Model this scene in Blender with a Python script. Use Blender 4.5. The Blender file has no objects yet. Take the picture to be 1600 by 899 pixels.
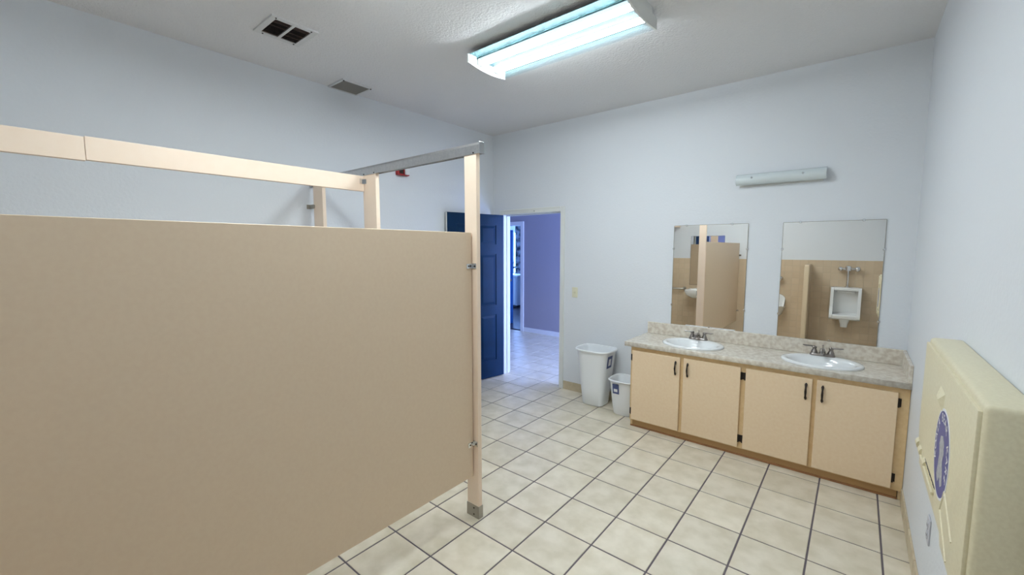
import bpy, bmesh, math, random
from mathutils import Vector, Matrix
random.seed(7)
scene = bpy.context.scene
col = scene.collection
PI = math.pi

# ------------------------------------------------------------------ camera
CAMZ = 1.65
cam_d = bpy.data.cameras.new('camera'); cam = bpy.data.objects.new('camera', cam_d); col.objects.link(cam)
cam_d.sensor_fit = 'HORIZONTAL'; cam_d.sensor_width = 36.0
cam_d.lens = 657.44 / 1600 * 36
cam_d.clip_start = 0.02
cam.location = (0, 0, CAMZ)
cam.rotation_euler = (PI / 2 - 0.0942, 0.0, 0.6868)
scene.camera = cam

# ------------------------------------------------------------------ world, exposure
scene.view_settings.view_transform = 'Standard'
scene.view_settings.look = 'None'
scene.view_settings.gamma = 1.0
scene.view_settings.use_curve_mapping = False
scene.view_settings.exposure = 0.95
scene.cycles.use_denoising = True
w = bpy.data.worlds.new('daylight'); scene.world = w; w.use_nodes = True
bgn = w.node_tree.nodes['Background']
bgn.inputs['Color'].default_value = (0.22, 0.45, 1.0, 1); bgn.inputs['Strength'].default_value = 2.0

TUBE_STRENGTH = 34.0
TUBE_COLOR = (0.89, 0.963, 1.0)
DAY = (0.22, 0.42, 1.0)

def area(name, loc, rot, sx, sy, power, color):
    l = bpy.data.lights.new(name, 'AREA'); l.shape = 'RECTANGLE'; l.size = sx; l.size_y = sy
    l.energy = power; l.color = color
    o = bpy.data.objects.new(name, l); col.objects.link(o); o.location = loc; o.rotation_euler = rot
    return o
# daylight coming in at the far room's window plus a lamp added to light the hallway
area('daylight_far_window', (-8.15, 10.25, 1.5), (-PI / 2, 0, 0), 1.9, 1.3, 190, DAY)
area('added_hall_light', (-0.35, 5.4, 1.35), (0, PI / 2, 0), 2.0, 1.6, 85, (0.37, 0.49, 1.0))

# ------------------------------------------------------------------ dimensions
XL, XR, YF, YB, ZC = -3.686, 0.314, -0.66, 4.114, 3.064
PITCH, TOX, TOY = 0.3126, -1.6799, 1.9832

# ------------------------------------------------------------------ materials
MATS = {}
def mat(name, color, rough=0.5, metal=0.0, vary=None, bump=None, spec=0.5, objrand=0.0, coat=0.0):
    """vary = (scale, second colour[, detail]); bump = (scale, strength, distance)"""
    m = bpy.data.materials.new(name); m.use_nodes = True
    nt = m.node_tree; n = nt.nodes; L = nt.links
    b = n['Principled BSDF']
    b.inputs['Base Color'].default_value = (*color, 1); b.inputs['Roughness'].default_value = rough
    b.inputs['Metallic'].default_value = metal; b.inputs['Specular IOR Level'].default_value = spec
    b.inputs['Coat Weight'].default_value = coat
    tc = n.new('ShaderNodeTexCoord'); vec = tc.outputs['Object']
    if objrand:
        oi = n.new('ShaderNodeObjectInfo'); mul = n.new('ShaderNodeMath'); mul.operation = 'MULTIPLY'
        mul.inputs[1].default_value = 40.0; L.new(oi.outputs['Random'], mul.inputs[0])
        ad = n.new('ShaderNodeVectorMath'); ad.operation = 'ADD'
        L.new(vec, ad.inputs[0]); L.new(mul.outputs[0], ad.inputs[1]); vec = ad.outputs[0]
    if vary:
        nz = n.new('ShaderNodeTexNoise'); nz.inputs['Scale'].default_value = vary[0]
        nz.inputs['Detail'].default_value = vary[2] if len(vary) > 2 else 4
        L.new(vec, nz.inputs['Vector'])
        mr = n.new('ShaderNodeMapRange'); mr.inputs['From Min'].default_value = 0.36; mr.inputs['From Max'].default_value = 0.64
        L.new(nz.outputs['Fac'], mr.inputs['Value'])
        mx = n.new('ShaderNodeMix'); mx.data_type = 'RGBA'
        mx.inputs['A'].default_value = (*color, 1); mx.inputs['B'].default_value = (*vary[1], 1)
        L.new(mr.outputs['Result'], mx.inputs['Factor'])
        out = mx.outputs['Result']
        if objrand:
            hs = n.new('ShaderNodeHueSaturation'); r2 = n.new('ShaderNodeMapRange')
            r2.inputs['To Min'].default_value = 1 - objrand; r2.inputs['To Max'].default_value = 1 + objrand
            L.new(oi.outputs['Random'], r2.inputs['Value']); L.new(r2.outputs['Result'], hs.inputs['Value'])
            L.new(out, hs.inputs['Color']); out = hs.outputs['Color']
        L.new(out, b.inputs['Base Color'])
    if bump:
        nb = n.new('ShaderNodeTexNoise'); nb.inputs['Scale'].default_value = bump[0]; nb.inputs['Detail'].default_value = 3
        L.new(vec, nb.inputs['Vector'])
        bp = n.new('ShaderNodeBump'); bp.inputs['Strength'].default_value = bump[1]; bp.inputs['Distance'].default_value = bump[2]
        L.new(nb.outputs['Fac'], bp.inputs['Height']); L.new(bp.outputs['Normal'], b.inputs['Normal'])
    MATS[name] = m
    return m

def s2l(r, g, b):
    f = lambda c: (c / 255 / 12.92) if c <= 10 else ((c / 255 + 0.055) / 1.055) ** 2.4
    return (f(r), f(g), f(b))

WALL = mat('painted_wall', (0.76, 0.785, 0.82), 0.62, bump=(55, 0.22, 0.006))
CEIL = mat('textured_ceiling', (0.80, 0.79, 0.79), 0.8, bump=(70, 0.6, 0.010))
TILE = mat('floor_tile', s2l(230, 220, 201), 0.33, vary=(8, s2l(213, 202, 179), 7), bump=(30, 0.05, 0.002), objrand=0.05)
GROUT = mat('floor_grout', s2l(104, 95, 100), 0.9)
BASET = mat('base_tile', s2l(214, 200, 172), 0.4, vary=(9, s2l(192, 176, 146)), objrand=0.05)
WTILE = mat('wall_tile', s2l(216, 195, 168), 0.22, vary=(3, s2l(210, 188, 160)), objrand=0.025)
WGROUT = mat('wall_grout', s2l(204, 186, 160), 0.85)
TAN = mat('tan_laminate', s2l(223, 201, 174), 0.5, vary=(60, s2l(221, 198, 171)), bump=(260, 0.06, 0.001))
ALMOND = mat('almond_laminate', s2l(246, 224, 202), 0.45, vary=(20, s2l(245, 222, 199)))
ALU = mat('brushed_aluminium', (0.62, 0.62, 0.62), 0.35, 1.0, vary=(80, (0.55, 0.55, 0.56)))
CHROME = mat('chrome', (0.72, 0.72, 0.72), 0.12, 1.0)
STEEL = mat('dull_steel', (0.42, 0.40, 0.36), 0.4, 1.0)
PEWTER = mat('pewter', (0.30, 0.27, 0.25), 0.28, 1.0)
VDOOR = mat('vanity_paint', s2l(238, 213, 180), 0.5, vary=(50, s2l(235, 208, 173)), bump=(140, 0.05, 0.001))
VFRAME = mat('vanity_frame_paint', s2l(226, 196, 150), 0.5, vary=(30, s2l(218, 186, 138)))
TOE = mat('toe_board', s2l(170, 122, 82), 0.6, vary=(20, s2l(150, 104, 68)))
DARK = mat('antique_dark_metal', (0.035, 0.026, 0.022), 0.4, 0.6)
COUNTER = mat('mottled_counter', s2l(230, 223, 210), 0.25, vary=(34, s2l(206, 194, 178), 5))
PORC = mat('porcelain', (0.86, 0.87, 0.87), 0.08, coat=0.4)
BINP = mat('white_bin_plastic', (0.87, 0.89, 0.91), 0.35)
STICK = mat('label_blue', s2l(72, 84, 132), 0.5)
STICKW = mat('label_white', (0.8, 0.8, 0.82), 0.5)
BLUE = mat('blue_door_paint', s2l(2, 44, 78), 0.42, vary=(6, s2l(2, 40, 71)), spec=0.18)
TRIM = mat('white_trim_paint', (0.78, 0.79, 0.76), 0.4)
LAV = mat('lavender_wall', s2l(163, 158, 170), 0.6, bump=(55, 0.15, 0.004))
HTRIM = mat('hall_trim_paint', (0.82, 0.82, 0.84), 0.4)
CREAM = mat('changer_plastic', s2l(226, 217, 186), 0.42, vary=(120, s2l(220, 210, 178)), bump=(300, 0.08, 0.0008))
LOGOB = mat('logo_blue', s2l(70, 78, 150), 0.4)
LOGOW = mat('logo_white', (0.85, 0.86, 0.88), 0.4)
LOGOG = mat('logo_grey', s2l(186, 190, 196), 0.4, vary=(90, s2l(150, 156, 166)))
BLACKP = mat('print_dark', (0.04, 0.04, 0.06), 0.5)
VENTW = mat('vent_white', (0.70, 0.70, 0.69), 0.45)
VENTD = mat('vent_dark', (0.035, 0.025, 0.022), 0.7)
VENTB = mat('vent_brown', s2l(120, 100, 92), 0.6)
VENTT = mat('vent_taupe', s2l(150, 146, 138), 0.6)
RED = mat('alarm_red', s2l(170, 20, 22), 0.35)
IVORY = mat('ivory_plastic', s2l(226, 222, 196), 0.4)
FROST = mat('frosted_shade', (0.66, 0.72, 0.73), 0.25, coat=0.3)
WOODF = mat('dark_wood_floor', s2l(74, 66, 72), 0.3, vary=(8, s2l(60, 52, 58)))
CURT = mat('patterned_curtain', s2l(190, 196, 205), 0.8, vary=(7, s2l(60, 66, 80), 2))
GREYP = mat('outlet_grey', s2l(196, 196, 204), 0.5)
DESKM = mat('pale_cabinet_paint', (0.6, 0.62, 0.66), 0.5)
CHAIRM = mat('dark_fabric', (0.03, 0.035, 0.05), 0.8)

MIRROR = mat('mirror_silver', (0.90, 0.88, 0.84), 0.0, 1.0)
def emis(name, color, strength):
    m = bpy.data.materials.new(name); m.use_nodes = True; nt = m.node_tree; nt.nodes.clear()
    e = nt.nodes.new('ShaderNodeEmission'); o = nt.nodes.new('ShaderNodeOutputMaterial')
    e.inputs['Color'].default_value = (*color, 1); e.inputs['Strength'].default_value = strength
    nt.links.new(e.outputs[0], o.inputs[0]); return m
TUBE = emis('lit_fluorescent_tube', TUBE_COLOR, TUBE_STRENGTH)
def lens_mat(name, fac):
    m = bpy.data.materials.new(name); m.use_nodes = True; nt = m.node_tree; nt.nodes.clear()
    o = nt.nodes.new('ShaderNodeOutputMaterial'); mx = nt.nodes.new('ShaderNodeMixShader')
    tr = nt.nodes.new('ShaderNodeBsdfTransparent'); tl = nt.nodes.new('ShaderNodeBsdfTranslucent')
    tr.inputs[0].default_value = (0.96, 0.985, 1, 1); tl.inputs[0].default_value = (0.45, 0.85, 0.95, 1)
    mx.inputs[0].default_value = fac
    nt.links.new(tr.outputs[0], mx.inputs[1]); nt.links.new(tl.outputs[0], mx.inputs[2]); nt.links.new(mx.outputs[0], o.inputs[0])
    return m
LENS = lens_mat('acrylic_lens', 0.018)
LENSIDE = lens_mat('acrylic_lens_side', 0.13)
REFL = mat('dark_reflector', (0.007, 0.015, 0.017), 0.7, spec=0.1)
def glass_mat():
    m = bpy.data.materials.new('window_glass'); m.use_nodes = True; nt = m.node_tree; nt.nodes.clear()
    o = nt.nodes.new('ShaderNodeOutputMaterial'); mx = nt.nodes.new('ShaderNodeMixShader')
    tr = nt.nodes.new('ShaderNodeBsdfTransparent'); gl = nt.nodes.new('ShaderNodeBsdfGlossy')
    gl.inputs['Roughness'].default_value = 0.02; mx.inputs[0].default_value = 0.06
    nt.links.new(tr.outputs[0], mx.inputs[1]); nt.links.new(gl.outputs[0], mx.inputs[2]); nt.links.new(mx.outputs[0], o.inputs[0])
    return m
GLASS = glass_mat()

# ------------------------------------------------------------------ mesh builder
class MB:
    def __init__(s): s.bm = bmesh.new()
    def _add(s, verts, faces):
        vs = [s.bm.verts.new(v) for v in verts]
        for f in faces:
            try: s.bm.faces.new([vs[i] for i in f])
            except ValueError: pass
        return vs
    def box(s, x0, x1, y0, y1, z0, z1, bev=0.0, seg=2):
        x0, x1 = sorted((x0, x1)); y0, y1 = sorted((y0, y1)); z0, z1 = sorted((z0, z1))
        vs = s._add([(x, y, z) for x in (x0, x1) for y in (y0, y1) for z in (z0, z1)],
                    [(0, 1, 3, 2), (4, 6, 7, 5), (0, 4, 5, 1), (2, 3, 7, 6), (0, 2, 6, 4), (1, 5, 7, 3)])
        if bev:
            es = list({e for v in vs for e in v.link_edges})
            bmesh.ops.bevel(s.bm, geom=es, offset=bev, segments=seg, affect='EDGES', profile=0.5)
        return s
    def loft(s, rings, cap0=True, cap1=True, closed=True):
        R = [[s.bm.verts.new(p) for p in r] for r in rings]
        n = len(R[0])
        for a, b in zip(R[:-1], R[1:]):
            for i in range(n if closed else n - 1):
                j = (i + 1) % n
                try: s.bm.faces.new((a[i], a[j], b[j], b[i]))
                except ValueError: pass
        if cap0 and closed: s.bm.faces.new(list(reversed(R[0])))
        if cap1 and closed: s.bm.faces.new(R[-1])
        return s
    def cyl(s, p0, p1, r0, r1=None, seg=16, cap=True):
        r1 = r0 if r1 is None else r1
        p0, p1 = Vector(p0), Vector(p1); d = (p1 - p0).normalized()
        u = d.orthogonal().normalized(); v = d.cross(u)
        ring = lambda c, r: [c + (u * math.cos(2 * PI * i / seg) + v * math.sin(2 * PI * i / seg)) * r for i in range(seg)]
        return s.loft([ring(p0, r0), ring(p1, r1)], cap, cap)
    def tube(s, pts, r, seg=10):
        pts = [Vector(p) for p in pts]; rr = r if isinstance(r, (list, tuple)) else [r] * len(pts)
        rings = []; u = None
        for i, p in enumerate(pts):
            d = (pts[min(i + 1, len(pts) - 1)] - pts[max(i - 1, 0)]).normalized()
            u = d.orthogonal().normalized() if u is None else (u - d * u.dot(d)).normalized()
            v = d.cross(u)
            rings.append([p + (u * math.cos(2 * PI * k / seg) + v * math.sin(2 * PI * k / seg)) * rr[i] for k in range(seg)])
        return s.loft(rings)
    def lathe(s, c, prof, seg=28, ax=1.0, ay=1.0):
        """prof: list of (radius, z) about the vertical through c"""
        return s.loft([[(c[0] + r * ax * math.cos(2 * PI * i / seg), c[1] + r * ay * math.sin(2 * PI * i / seg), c[2] + z)
                        for i in range(seg)] for r, z in prof])
    def ball(s, c, r, seg=14, sx=1, sy=1, sz=1):
        n = 8
        return s.loft([[(c[0] + sx * r * math.sin(a) * math.cos(2 * PI * i / seg), c[1] + sy * r * math.sin(a) * math.sin(2 * PI * i / seg),
                         c[2] + sz * r * math.cos(a)) for i in range(seg)] for a in [PI * (k + .15) / (n + .3) for k in range(n + 1)]])
    def prism(s, pts, axis, a, b, bev=0.0):
        """pts: 2-D outline; axis 0: (y,z) along x, 1: (x,z) along y, 2: (x,y) along z"""
        def P(p, t):
            return (t, p[0], p[1]) if axis == 0 else (p[0], t, p[1]) if axis == 1 else (p[0], p[1], t)
        nv = len(s.bm.verts)
        s.loft([[P(p, a) for p in pts], [P(p, b) for p in pts]])
        if bev:
            s.bm.verts.ensure_lookup_table()
            vs = list(s.bm.verts)[nv:]
            es = list({e for v in vs for e in v.link_edges})
            bmesh.ops.bevel(s.bm, geom=es, offset=bev, segments=2, affect='EDGES', profile=0.5)
        return s
    def build(s, name, m, parent=None, loc=None, local=False, smooth=None, label=None):
        bm = s.bm
        bmesh.ops.recalc_face_normals(bm, faces=bm.faces[:])
        off = Vector((0, 0, 0))
        if parent is not None and not local:
            off = Vector(ROOTLOC.get(parent.name, (0, 0, 0)))
        elif parent is None and loc is not None:
            off = Vector(loc)
        if off.length: bmesh.ops.translate(bm, verts=bm.verts[:], vec=-off)
        me = bpy.data.meshes.new(name); bm.to_mesh(me); bm.free()
        me.materials.append(m)
        o = bpy.data.objects.new(name, me); col.objects.link(o)
        if parent is not None:
            o.parent = parent; ROOTLOC[o.name] = tuple(off)
        elif loc is not None:
            o.location = loc; ROOTLOC[o.name] = tuple(loc)
        if smooth is not None:
            for p in me.polygons: p.use_smooth = True
            try: me.set_sharp_from_angle(angle=math.radians(smooth))
            except Exception: pass
        if label: o['label'] = label
        return o
ROOTLOC = {}

def thing(name, label, cat, loc, group=None, rz=0.0):
    o = bpy.data.objects.new(name, None); col.objects.link(o); o.location = loc; o.rotation_euler = (0, 0, rz)
    o.empty_display_size = 0.05
    ROOTLOC[o.name] = tuple(loc); return tag(o, label, cat, group)
def tag(o, label, cat, group=None):
    o['label'] = label; o['category'] = cat
    if group: o['group'] = group
    return o
def struct(o, label=None, cat=None):
    o['kind'] = 'structure'
    if label: o['label'] = label
    if cat: o['category'] = cat
    return o
def rrect(cx, cy, hx, hy, r, z, n=5):
    pts = []
    for k, (sx, sy) in enumerate(((1, 1), (-1, 1), (-1, -1), (1, -1))):
        for i in range(n + 1):
            a = PI / 2 * k + PI / 2 * i / n
            pts.append((cx + sx * (hx - r) + r * math.cos(a), cy + sy * (hy - r) + r * math.sin(a), z))
    return pts
def bezier(p0, p1, p2, n=8):
    p0, p1, p2 = Vector(p0), Vector(p1), Vector(p2)
    return [p0 * (1 - t) ** 2 + p1 * 2 * t * (1 - t) + p2 * t * t for t in [i / n for i in range(n + 1)]]

# ------------------------------------------------------------------ the room
def floor_slab(name, rects, label, zbase=-0.003, exclude=None):
    b = MB()
    for (x0, x1, y0, y1) in rects: b.box(x0, x1, y0, y1, -0.12, zbase)
    o = b.build(name, GROUT); struct(o, label, 'floor')
    cache = {}
    g = 0.0045
    for (x0, x1, y0, y1) in rects:
        i0 = math.floor((x0 - TOX) / PITCH); i1 = math.ceil((x1 - TOX) / PITCH)
        j0 = math.floor((y0 - TOY) / PITCH); j1 = math.ceil((y1 - TOY) / PITCH)
        for i in range(i0, i1):
            for j in range(j0, j1):
                a0 = max(TOX + i * PITCH + g, x0); a1 = min(TOX + (i + 1) * PITCH - g, x1)
                c0 = max(TOY + j * PITCH + g, y0); c1 = min(TOY + (j + 1) * PITCH - g, y1)
                if a1 - a0 < 0.015 or c1 - c0 < 0.015: continue
                key = (round(a1 - a0, 4), round(c1 - c0, 4))
                if key not in cache:
                    hx, hy = (a1 - a0) / 2, (c1 - c0) / 2; e = 0.0018
                    q = MB()
                    q.loft([[(hx, hy, -0.006), (-hx, hy, -0.006), (-hx, -hy, -0.006), (hx, -hy, -0.006)],
                            [(hx, hy, -e), (-hx, hy, -e), (-hx, -hy, -e), (hx, -hy, -e)],
                            [(hx - e, hy - e, 0), (e - hx, hy - e, 0), (e - hx, e - hy, 0), (hx - e, e - hy, 0)]])
                    t = q.build('tile', TILE, o, local=True); cache[key] = t.data
                else:
                    t = bpy.data.objects.new('tile', cache[key]); col.objects.link(t); t.parent = o
                t.location = ((a0 + a1) / 2, (c0 + c1) / 2, random.uniform(-0.0004, 0.0004))
    return o
DXL, DXR, DZ = -3.505, -2.654, 2.062      # bathroom doorway
WT = 0.12
floor_slab('floor', [(XL, XR, YF, YB), (DXL, DXR, YB, YB + WT)], 'pale beige square floor tiles with dark grout in the washroom')
struct(MB().box(XL - 0.1, XR + 0.1, YF - 0.1, YB + WT, ZC, ZC + 0.1).build('ceiling', CEIL), 'grey white textured ceiling', 'ceiling')
struct(MB().box(XL - 0.1, XL, YF - 0.1, YB, -0.12, ZC).build('wall_left', WALL), 'plain white painted wall behind the toilet stall', 'wall')
struct(MB().box(XR, XR + 0.1, YF - 0.1, YB, -0.12, ZC).build('wall_right', WALL), 'white textured wall carrying the changing station', 'wall')
struct(MB().box(XL - 0.1, DXL - 0.02, YB, YB + WT, -0.12, ZC).box(DXR + 0.02, XR + 0.1, YB, YB + WT, -0.12, ZC)
       .box(DXL - 0.02, DXR + 0.02, YB, YB + WT, DZ + 0.02, ZC).build('wall_back', WALL), 'white painted wall with doorway, mirrors and vanity', 'wall')
wf = struct(MB().box(XL, XR, YF - 0.1, YF, -0.12, ZC).build('wall_front', WALL), 'white wall with beige tiled lower half, seen in the mirrors', 'wall')
# beige wall tiles, lower half of the front wall
TP = 0.1085; ZT = 1.442
MB().box(XL, XR, YF, YF + 0.0078, 0, ZT - 0.004).build('tile_bed', WGROUT, wf, local=True)
rest = MB(); tme = None
nc = int((XR - XL) / TP) + 1; nr = int(ZT / TP) + 1
for c in range(nc):
    for r in range(nr):
        x1 = XR - c * TP - 0.0015; x0 = max(XR - (c + 1) * TP + 0.0015, XL); z1 = ZT - r * TP - 0.0015; z0 = max(ZT - (r + 1) * TP + 0.0015, 0.0)
        if x1 - x0 < 0.02 or z1 - z0 < 0.02: continue
        full = (x1 - x0) > 0.104 and (z1 - z0) > 0.104
        vis = full and (x0 > -1.15 or -3.05 < x0 < -2.5)
        if vis:
            if tme is None:
                h = 0.0525; e = 0.002; q = MB()
                q.loft([[(h, 0, h), (-h, 0, h), (-h, 0, -h), (h, 0, -h)], [(h, 0.007, h), (-h, 0.007, h), (-h, 0.007, -h), (h, 0.007, -h)],
                        [(h - e, 0.009, h - e), (e - h, 0.009, h - e), (e - h, 0.009, e - h), (h - e, 0.009, e - h)]])
                t = q.build('wall_tile', WTILE, wf, local=True); tme = t.data
            else:
                t = bpy.data.objects.new('wall_tile', tme); col.objects.link(t); t.parent = wf
            t.location = ((x0 + x1) / 2, YF, (z0 + z1) / 2)
        else:
            rest.box(x0, x1, YF, YF + 0.009, z0, z1)
ro = rest.build('wall_tile_field', WTILE, wf, local=True); ro['kind'] = 'stuff'

def base_tiles(name, axis, a0, a1, wallpos, sgn, label, hgt=0.098):
    """a row of base tiles along x (axis 0) or y (axis 1), standing on the floor against the wall"""
    th = 0.009
    def bx(u0, u1, t, z0, z1, bev=0.0):
        m = MB(); p0, p1 = wallpos, wallpos + sgn * t
        return m.box(u0, u1, p0, p1, z0, z1, bev) if axis == 0 else m.box(p0, p1, u0, u1, z0, z1, bev)
    o = struct(bx(a0, a1, 0.004, 0, hgt - 0.004).build(name, GROUT), label, 'baseboard')
    u = a0
    while u < a1 - 0.02:
        v = min(u + PITCH, a1)
        bx(u + 0.002, v - 0.002, th, 0.001, hgt, 0.0015).build('base_tile', BASET, o, local=True); u = v
base_tiles('baseboard_back', 0, -2.592, -1.56, YB, -1, 'beige base tiles along the wall behind the white bins')
base_tiles('baseboard_right', 1, YF + 0.01, 3.6, XR, -1, 'beige base tiles along the wall under the changing station')
base_tiles('baseboard_left', 1, YF + 0.01, YB, XL, 1, 'beige base tiles along the wall behind the stall')

# doorway trim: jamb lining and casing
tr = struct(MB().box(DXL - 0.02, DXL, YB - 0.002, YB + WT + 0.002, 0, DZ + 0.02).box(DXR, DXR + 0.02, YB - 0.002, YB + WT + 0.002, 0, DZ + 0.02)
       .box(DXL, DXR, YB - 0.002, YB + WT + 0.002, DZ, DZ + 0.02)
       .box(DXL, DXL + 0.012, YB + 0.05, YB + 0.085, 0, DZ).box(DXR - 0.012, DXR, YB + 0.05, YB + 0.085, 0, DZ).box(DXL + 0.012, DXR - 0.012, YB + 0.05, YB + 0.085, DZ - 0.012, DZ).build('trim_1', TRIM), 'white painted jamb lining of the doorway', 'door frame')
CW = 0.06
for nm, (x0, x1, z0, z1) in {'casing_side': (DXR + 0.004, DXR + CW, 0, DZ + CW), 'casing_side.001': (DXL - CW, DXL - 0.004, 0, DZ + CW), 'casing_head': (DXL - 0.004, DXR + 0.004, DZ + 0.004, DZ + CW)}.items():
    cz = MB().box(x0, x1, YB - 0.012, YB, z0, z1, 0.003)
    if 'head' in nm: cz.box(x0, x1, YB - 0.017, YB - 0.01, z1 - 0.018, z1, 0.003)
    else:
        xo = x1 if x0 > -3 else x0
        cz.box(min(xo, xo - 0.018 if x0 > -3 else xo + 0.018), max(xo, xo - 0.018 if x0 > -3 else xo + 0.018), YB - 0.017, YB - 0.01, z0, z1, 0.003)
    cz.build(nm.split('.')[0], TRIM, tr, local=True)
MB().cyl((-3.02, YB - 0.012, DZ + 0.026), (-3.02, YB - 0.02, DZ + 0.026), 0.008, 0.004).build('closer_screw', STEEL, tr, local=True)

# ------------------------------------------------------------------ hallway and the room beyond
HY0, HY1 = YB + WT, 6.51
HX0, HX1, HZ = -7.6, -0.5, 2.75
floor_slab('floor_hallway', [(-7.0, -1.9, HY0, HY1)], 'pale floor tiles of the blue-lit hallway')
struct(MB().box(HX0, HX1, HY0, HY1 + 0.12, HZ, HZ + 0.1).build('ceiling_hallway', CEIL), 'hallway ceiling', 'ceiling')
OX0, OX1, OZ = -6.05, -5.11, 2.085
struct(MB().box(HX0, OX0, HY1, HY1 + 0.12, -0.12, HZ).box(OX1, HX1, HY1, HY1 + 0.12, -0.12, HZ).box(OX0, OX1, HY1, HY1 + 0.12, OZ, HZ)
       .build('wall_hallway', LAV), 'grey lavender wall across the hallway', 'wall')
struct(MB().box(HX0 - 0.1, HX0, HY0, HY1 + 0.12, -0.12, HZ).build('wall_hallway_end', LAV), 'lavender end wall of the hallway', 'wall')
struct(MB().box(-7.6, XL - 0.1, HY0 - 0.12, HY0, -0.12, HZ).build('wall_hallway_near', LAV), 'hallway wall beside the washroom', 'wall')
struct(MB().box(OX1 + 0.075, HX1, HY1 - 0.014, HY1, 0, 0.085, 0.003).build('baseboard_hallway', HTRIM), 'white baseboard under the lavender wall', 'baseboard')
t2 = struct(MB().box(OX1 - 0.001, OX1 + 0.001, HY1, HY1 + 0.12, 0, OZ).box(OX0 - 0.001, OX0 + 0.001, HY1, HY1 + 0.12, 0, OZ).box(OX0, OX1, HY1, HY1 + 0.12, OZ - 0.001, OZ + 0.001).build('trim_2', HTRIM), 'white casing of the far opening in the hallway', 'door frame')
for (x0, x1, z0, z1) in ((OX1, OX1 + 0.075, 0, OZ + 0.075), (OX0 - 0.075, OX0, 0, OZ + 0.075), (OX0, OX1, OZ, OZ + 0.075)):
    MB().box(x0, x1, HY1 - 0.02, HY1, z0, z1, 0.004).build('casing', HTRIM, t2, local=True)
# unseen end of the hallway: window opening added for the lamp behind it
we = struct(MB().box(HX1, HX1 + 0.08, HY0, HY0 + 0.25, -0.12, HZ).box(HX1, HX1 + 0.08, HY1 - 0.15, HY1 + 0.12, -0.12, HZ).box(HX1, HX1 + 0.08, HY0 + 0.25, HY1 - 0.15, -0.12, 0.3)
       .box(HX1, HX1 + 0.08, HY0 + 0.25, HY1 - 0.15, 2.35, HZ).build('wall_hallway_right', LAV), 'hallway end wall with added window opening', 'wall')
wn = struct(MB().box(HX1 + 0.02, HX1 + 0.06, HY0 + 0.25, HY0 + 0.31, 0.3, 2.35).box(HX1 + 0.02, HX1 + 0.06, HY1 - 0.21, HY1 - 0.15, 0.3, 2.35)
       .box(HX1 + 0.02, HX1 + 0.06, HY0 + 0.31, HY1 - 0.21, 0.3, 0.36).box(HX1 + 0.02, HX1 + 0.06, HY0 + 0.31, HY1 - 0.21, 2.29, 2.35).build('added_window_1', HTRIM), 'white frame of an unseen window added to light the hallway', 'window')
# far room
RX0, RX1, RY1 = -9.7, -4.6, 10.0
struct(MB().box(RX0, RX1, HY1 + 0.12, RY1, -0.12, -0.004).build('floor_far_room', WOODF), 'dark wooden floor of the far room', 'floor')
struct(MB().box(RX0, RX1, HY1 + 0.12, RY1, 2.6, 2.7).build('ceiling_far_room', CEIL), 'ceiling of the far room', 'ceiling')
WX0, WX1, WZ0, WZ1 = -9.1, -7.2, 0.85, 2.15
struct(MB().box(RX0, WX0, RY1, RY1 + 0.1, -0.12, 2.7).box(WX1, RX1, RY1, RY1 + 0.1, -0.12, 2.7).box(WX0, WX1, RY1, RY1 + 0.1, -0.12, WZ0)
       .box(WX0, WX1, RY1, RY1 + 0.1, WZ1, 2.7).build('wall_far_room', WALL), 'far room wall with bright window', 'wall')
struct(MB().box(RX0 - 0.1, RX0, HY1 + 0.12, RY1 + 0.1, -0.12, 2.7).box(RX1, RX1 + 0.1, HY1 + 0.12, RY1 + 0.1, -0.12, 2.7).build('wall_far_room_side', WALL), 'side wall of the far room', 'wall')
fw = MB().box(WX0, WX0 + 0.05, RY1 + 0.02, RY1 + 0.07, WZ0, WZ1).box(WX1 - 0.05, WX1, RY1 + 0.02, RY1 + 0.07, WZ0, WZ1).box(WX0 + 0.05, WX1 - 0.05, RY1 + 0.02, RY1 + 0.07, WZ0, WZ0 + 0.05).box(WX0 + 0.05, WX1 - 0.05, RY1 + 0.02, RY1 + 0.07, WZ1 - 0.05, WZ1)
fw.box(-8.17, -8.13, RY1 + 0.02, RY1 + 0.07, WZ0 + 0.05, WZ1 - 0.05)
wo = struct(fw.build('window_2', HTRIM), 'white framed window of the far room', 'window')
for (x0, x1) in ((WX0 + 0.05, -8.17), (-8.13, WX1 - 0.05)):
    MB().box(x0, x1, RY1 + 0.04, RY1 + 0.046, WZ0 + 0.05, WZ1 - 0.05).build('pane', GLASS, wo, local=True)
# patterned curtain hanging at the right of the slot of window one sees
q = MB(); n = 40
q.loft([[(-7.98 + 0.55 * i / n, 9.9 + 0.03 * math.sin(i * 1.5), z) for i in range(n + 1)] + [(-7.98 + 0.55 * i / n, 9.885 + 0.03 * math.sin(i * 1.5), z) for i in range(n, -1, -1)] for z in (0.55, 2.3)])
tag(q.build('curtain', CURT, loc=(-7.7, 9.9, 0.55), smooth=50), 'patterned curtain beside the bright window of the far room', 'curtain')
cb = thing('low_cabinet', 'pale low cabinet under the window of the far room', 'cabinet', (-7.6, 9.3, 0))
MB().box(-8.15, -7.2, 9.0, 9.6, 0.06, 0.86, 0.006).build('body', DESKM, cb); MB().box(-8.2, -7.15, 8.96, 9.62, 0.86, 0.9, 0.006).build('top', HTRIM, cb)
MB().box(-8.1, -7.25, 9.06, 9.58, 0, 0.06).build('plinth', CHAIRM, cb)
for x0 in (-8.12, -7.66):
    d = MB().box(x0, x0 + 0.43, 8.982, 9.0, 0.1, 0.83, 0.003).build('door', DESKM, cb)
    MB().box(x0 + 0.2, x0 + 0.28, 8.965, 8.982, 0.74, 0.755, 0.002).build('handle', DARK, d)
ch = thing('plant_stand', 'dark leafy plant in pot on the far cabinet', 'plant', (-7.72, 9.3, 0.9))
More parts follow.
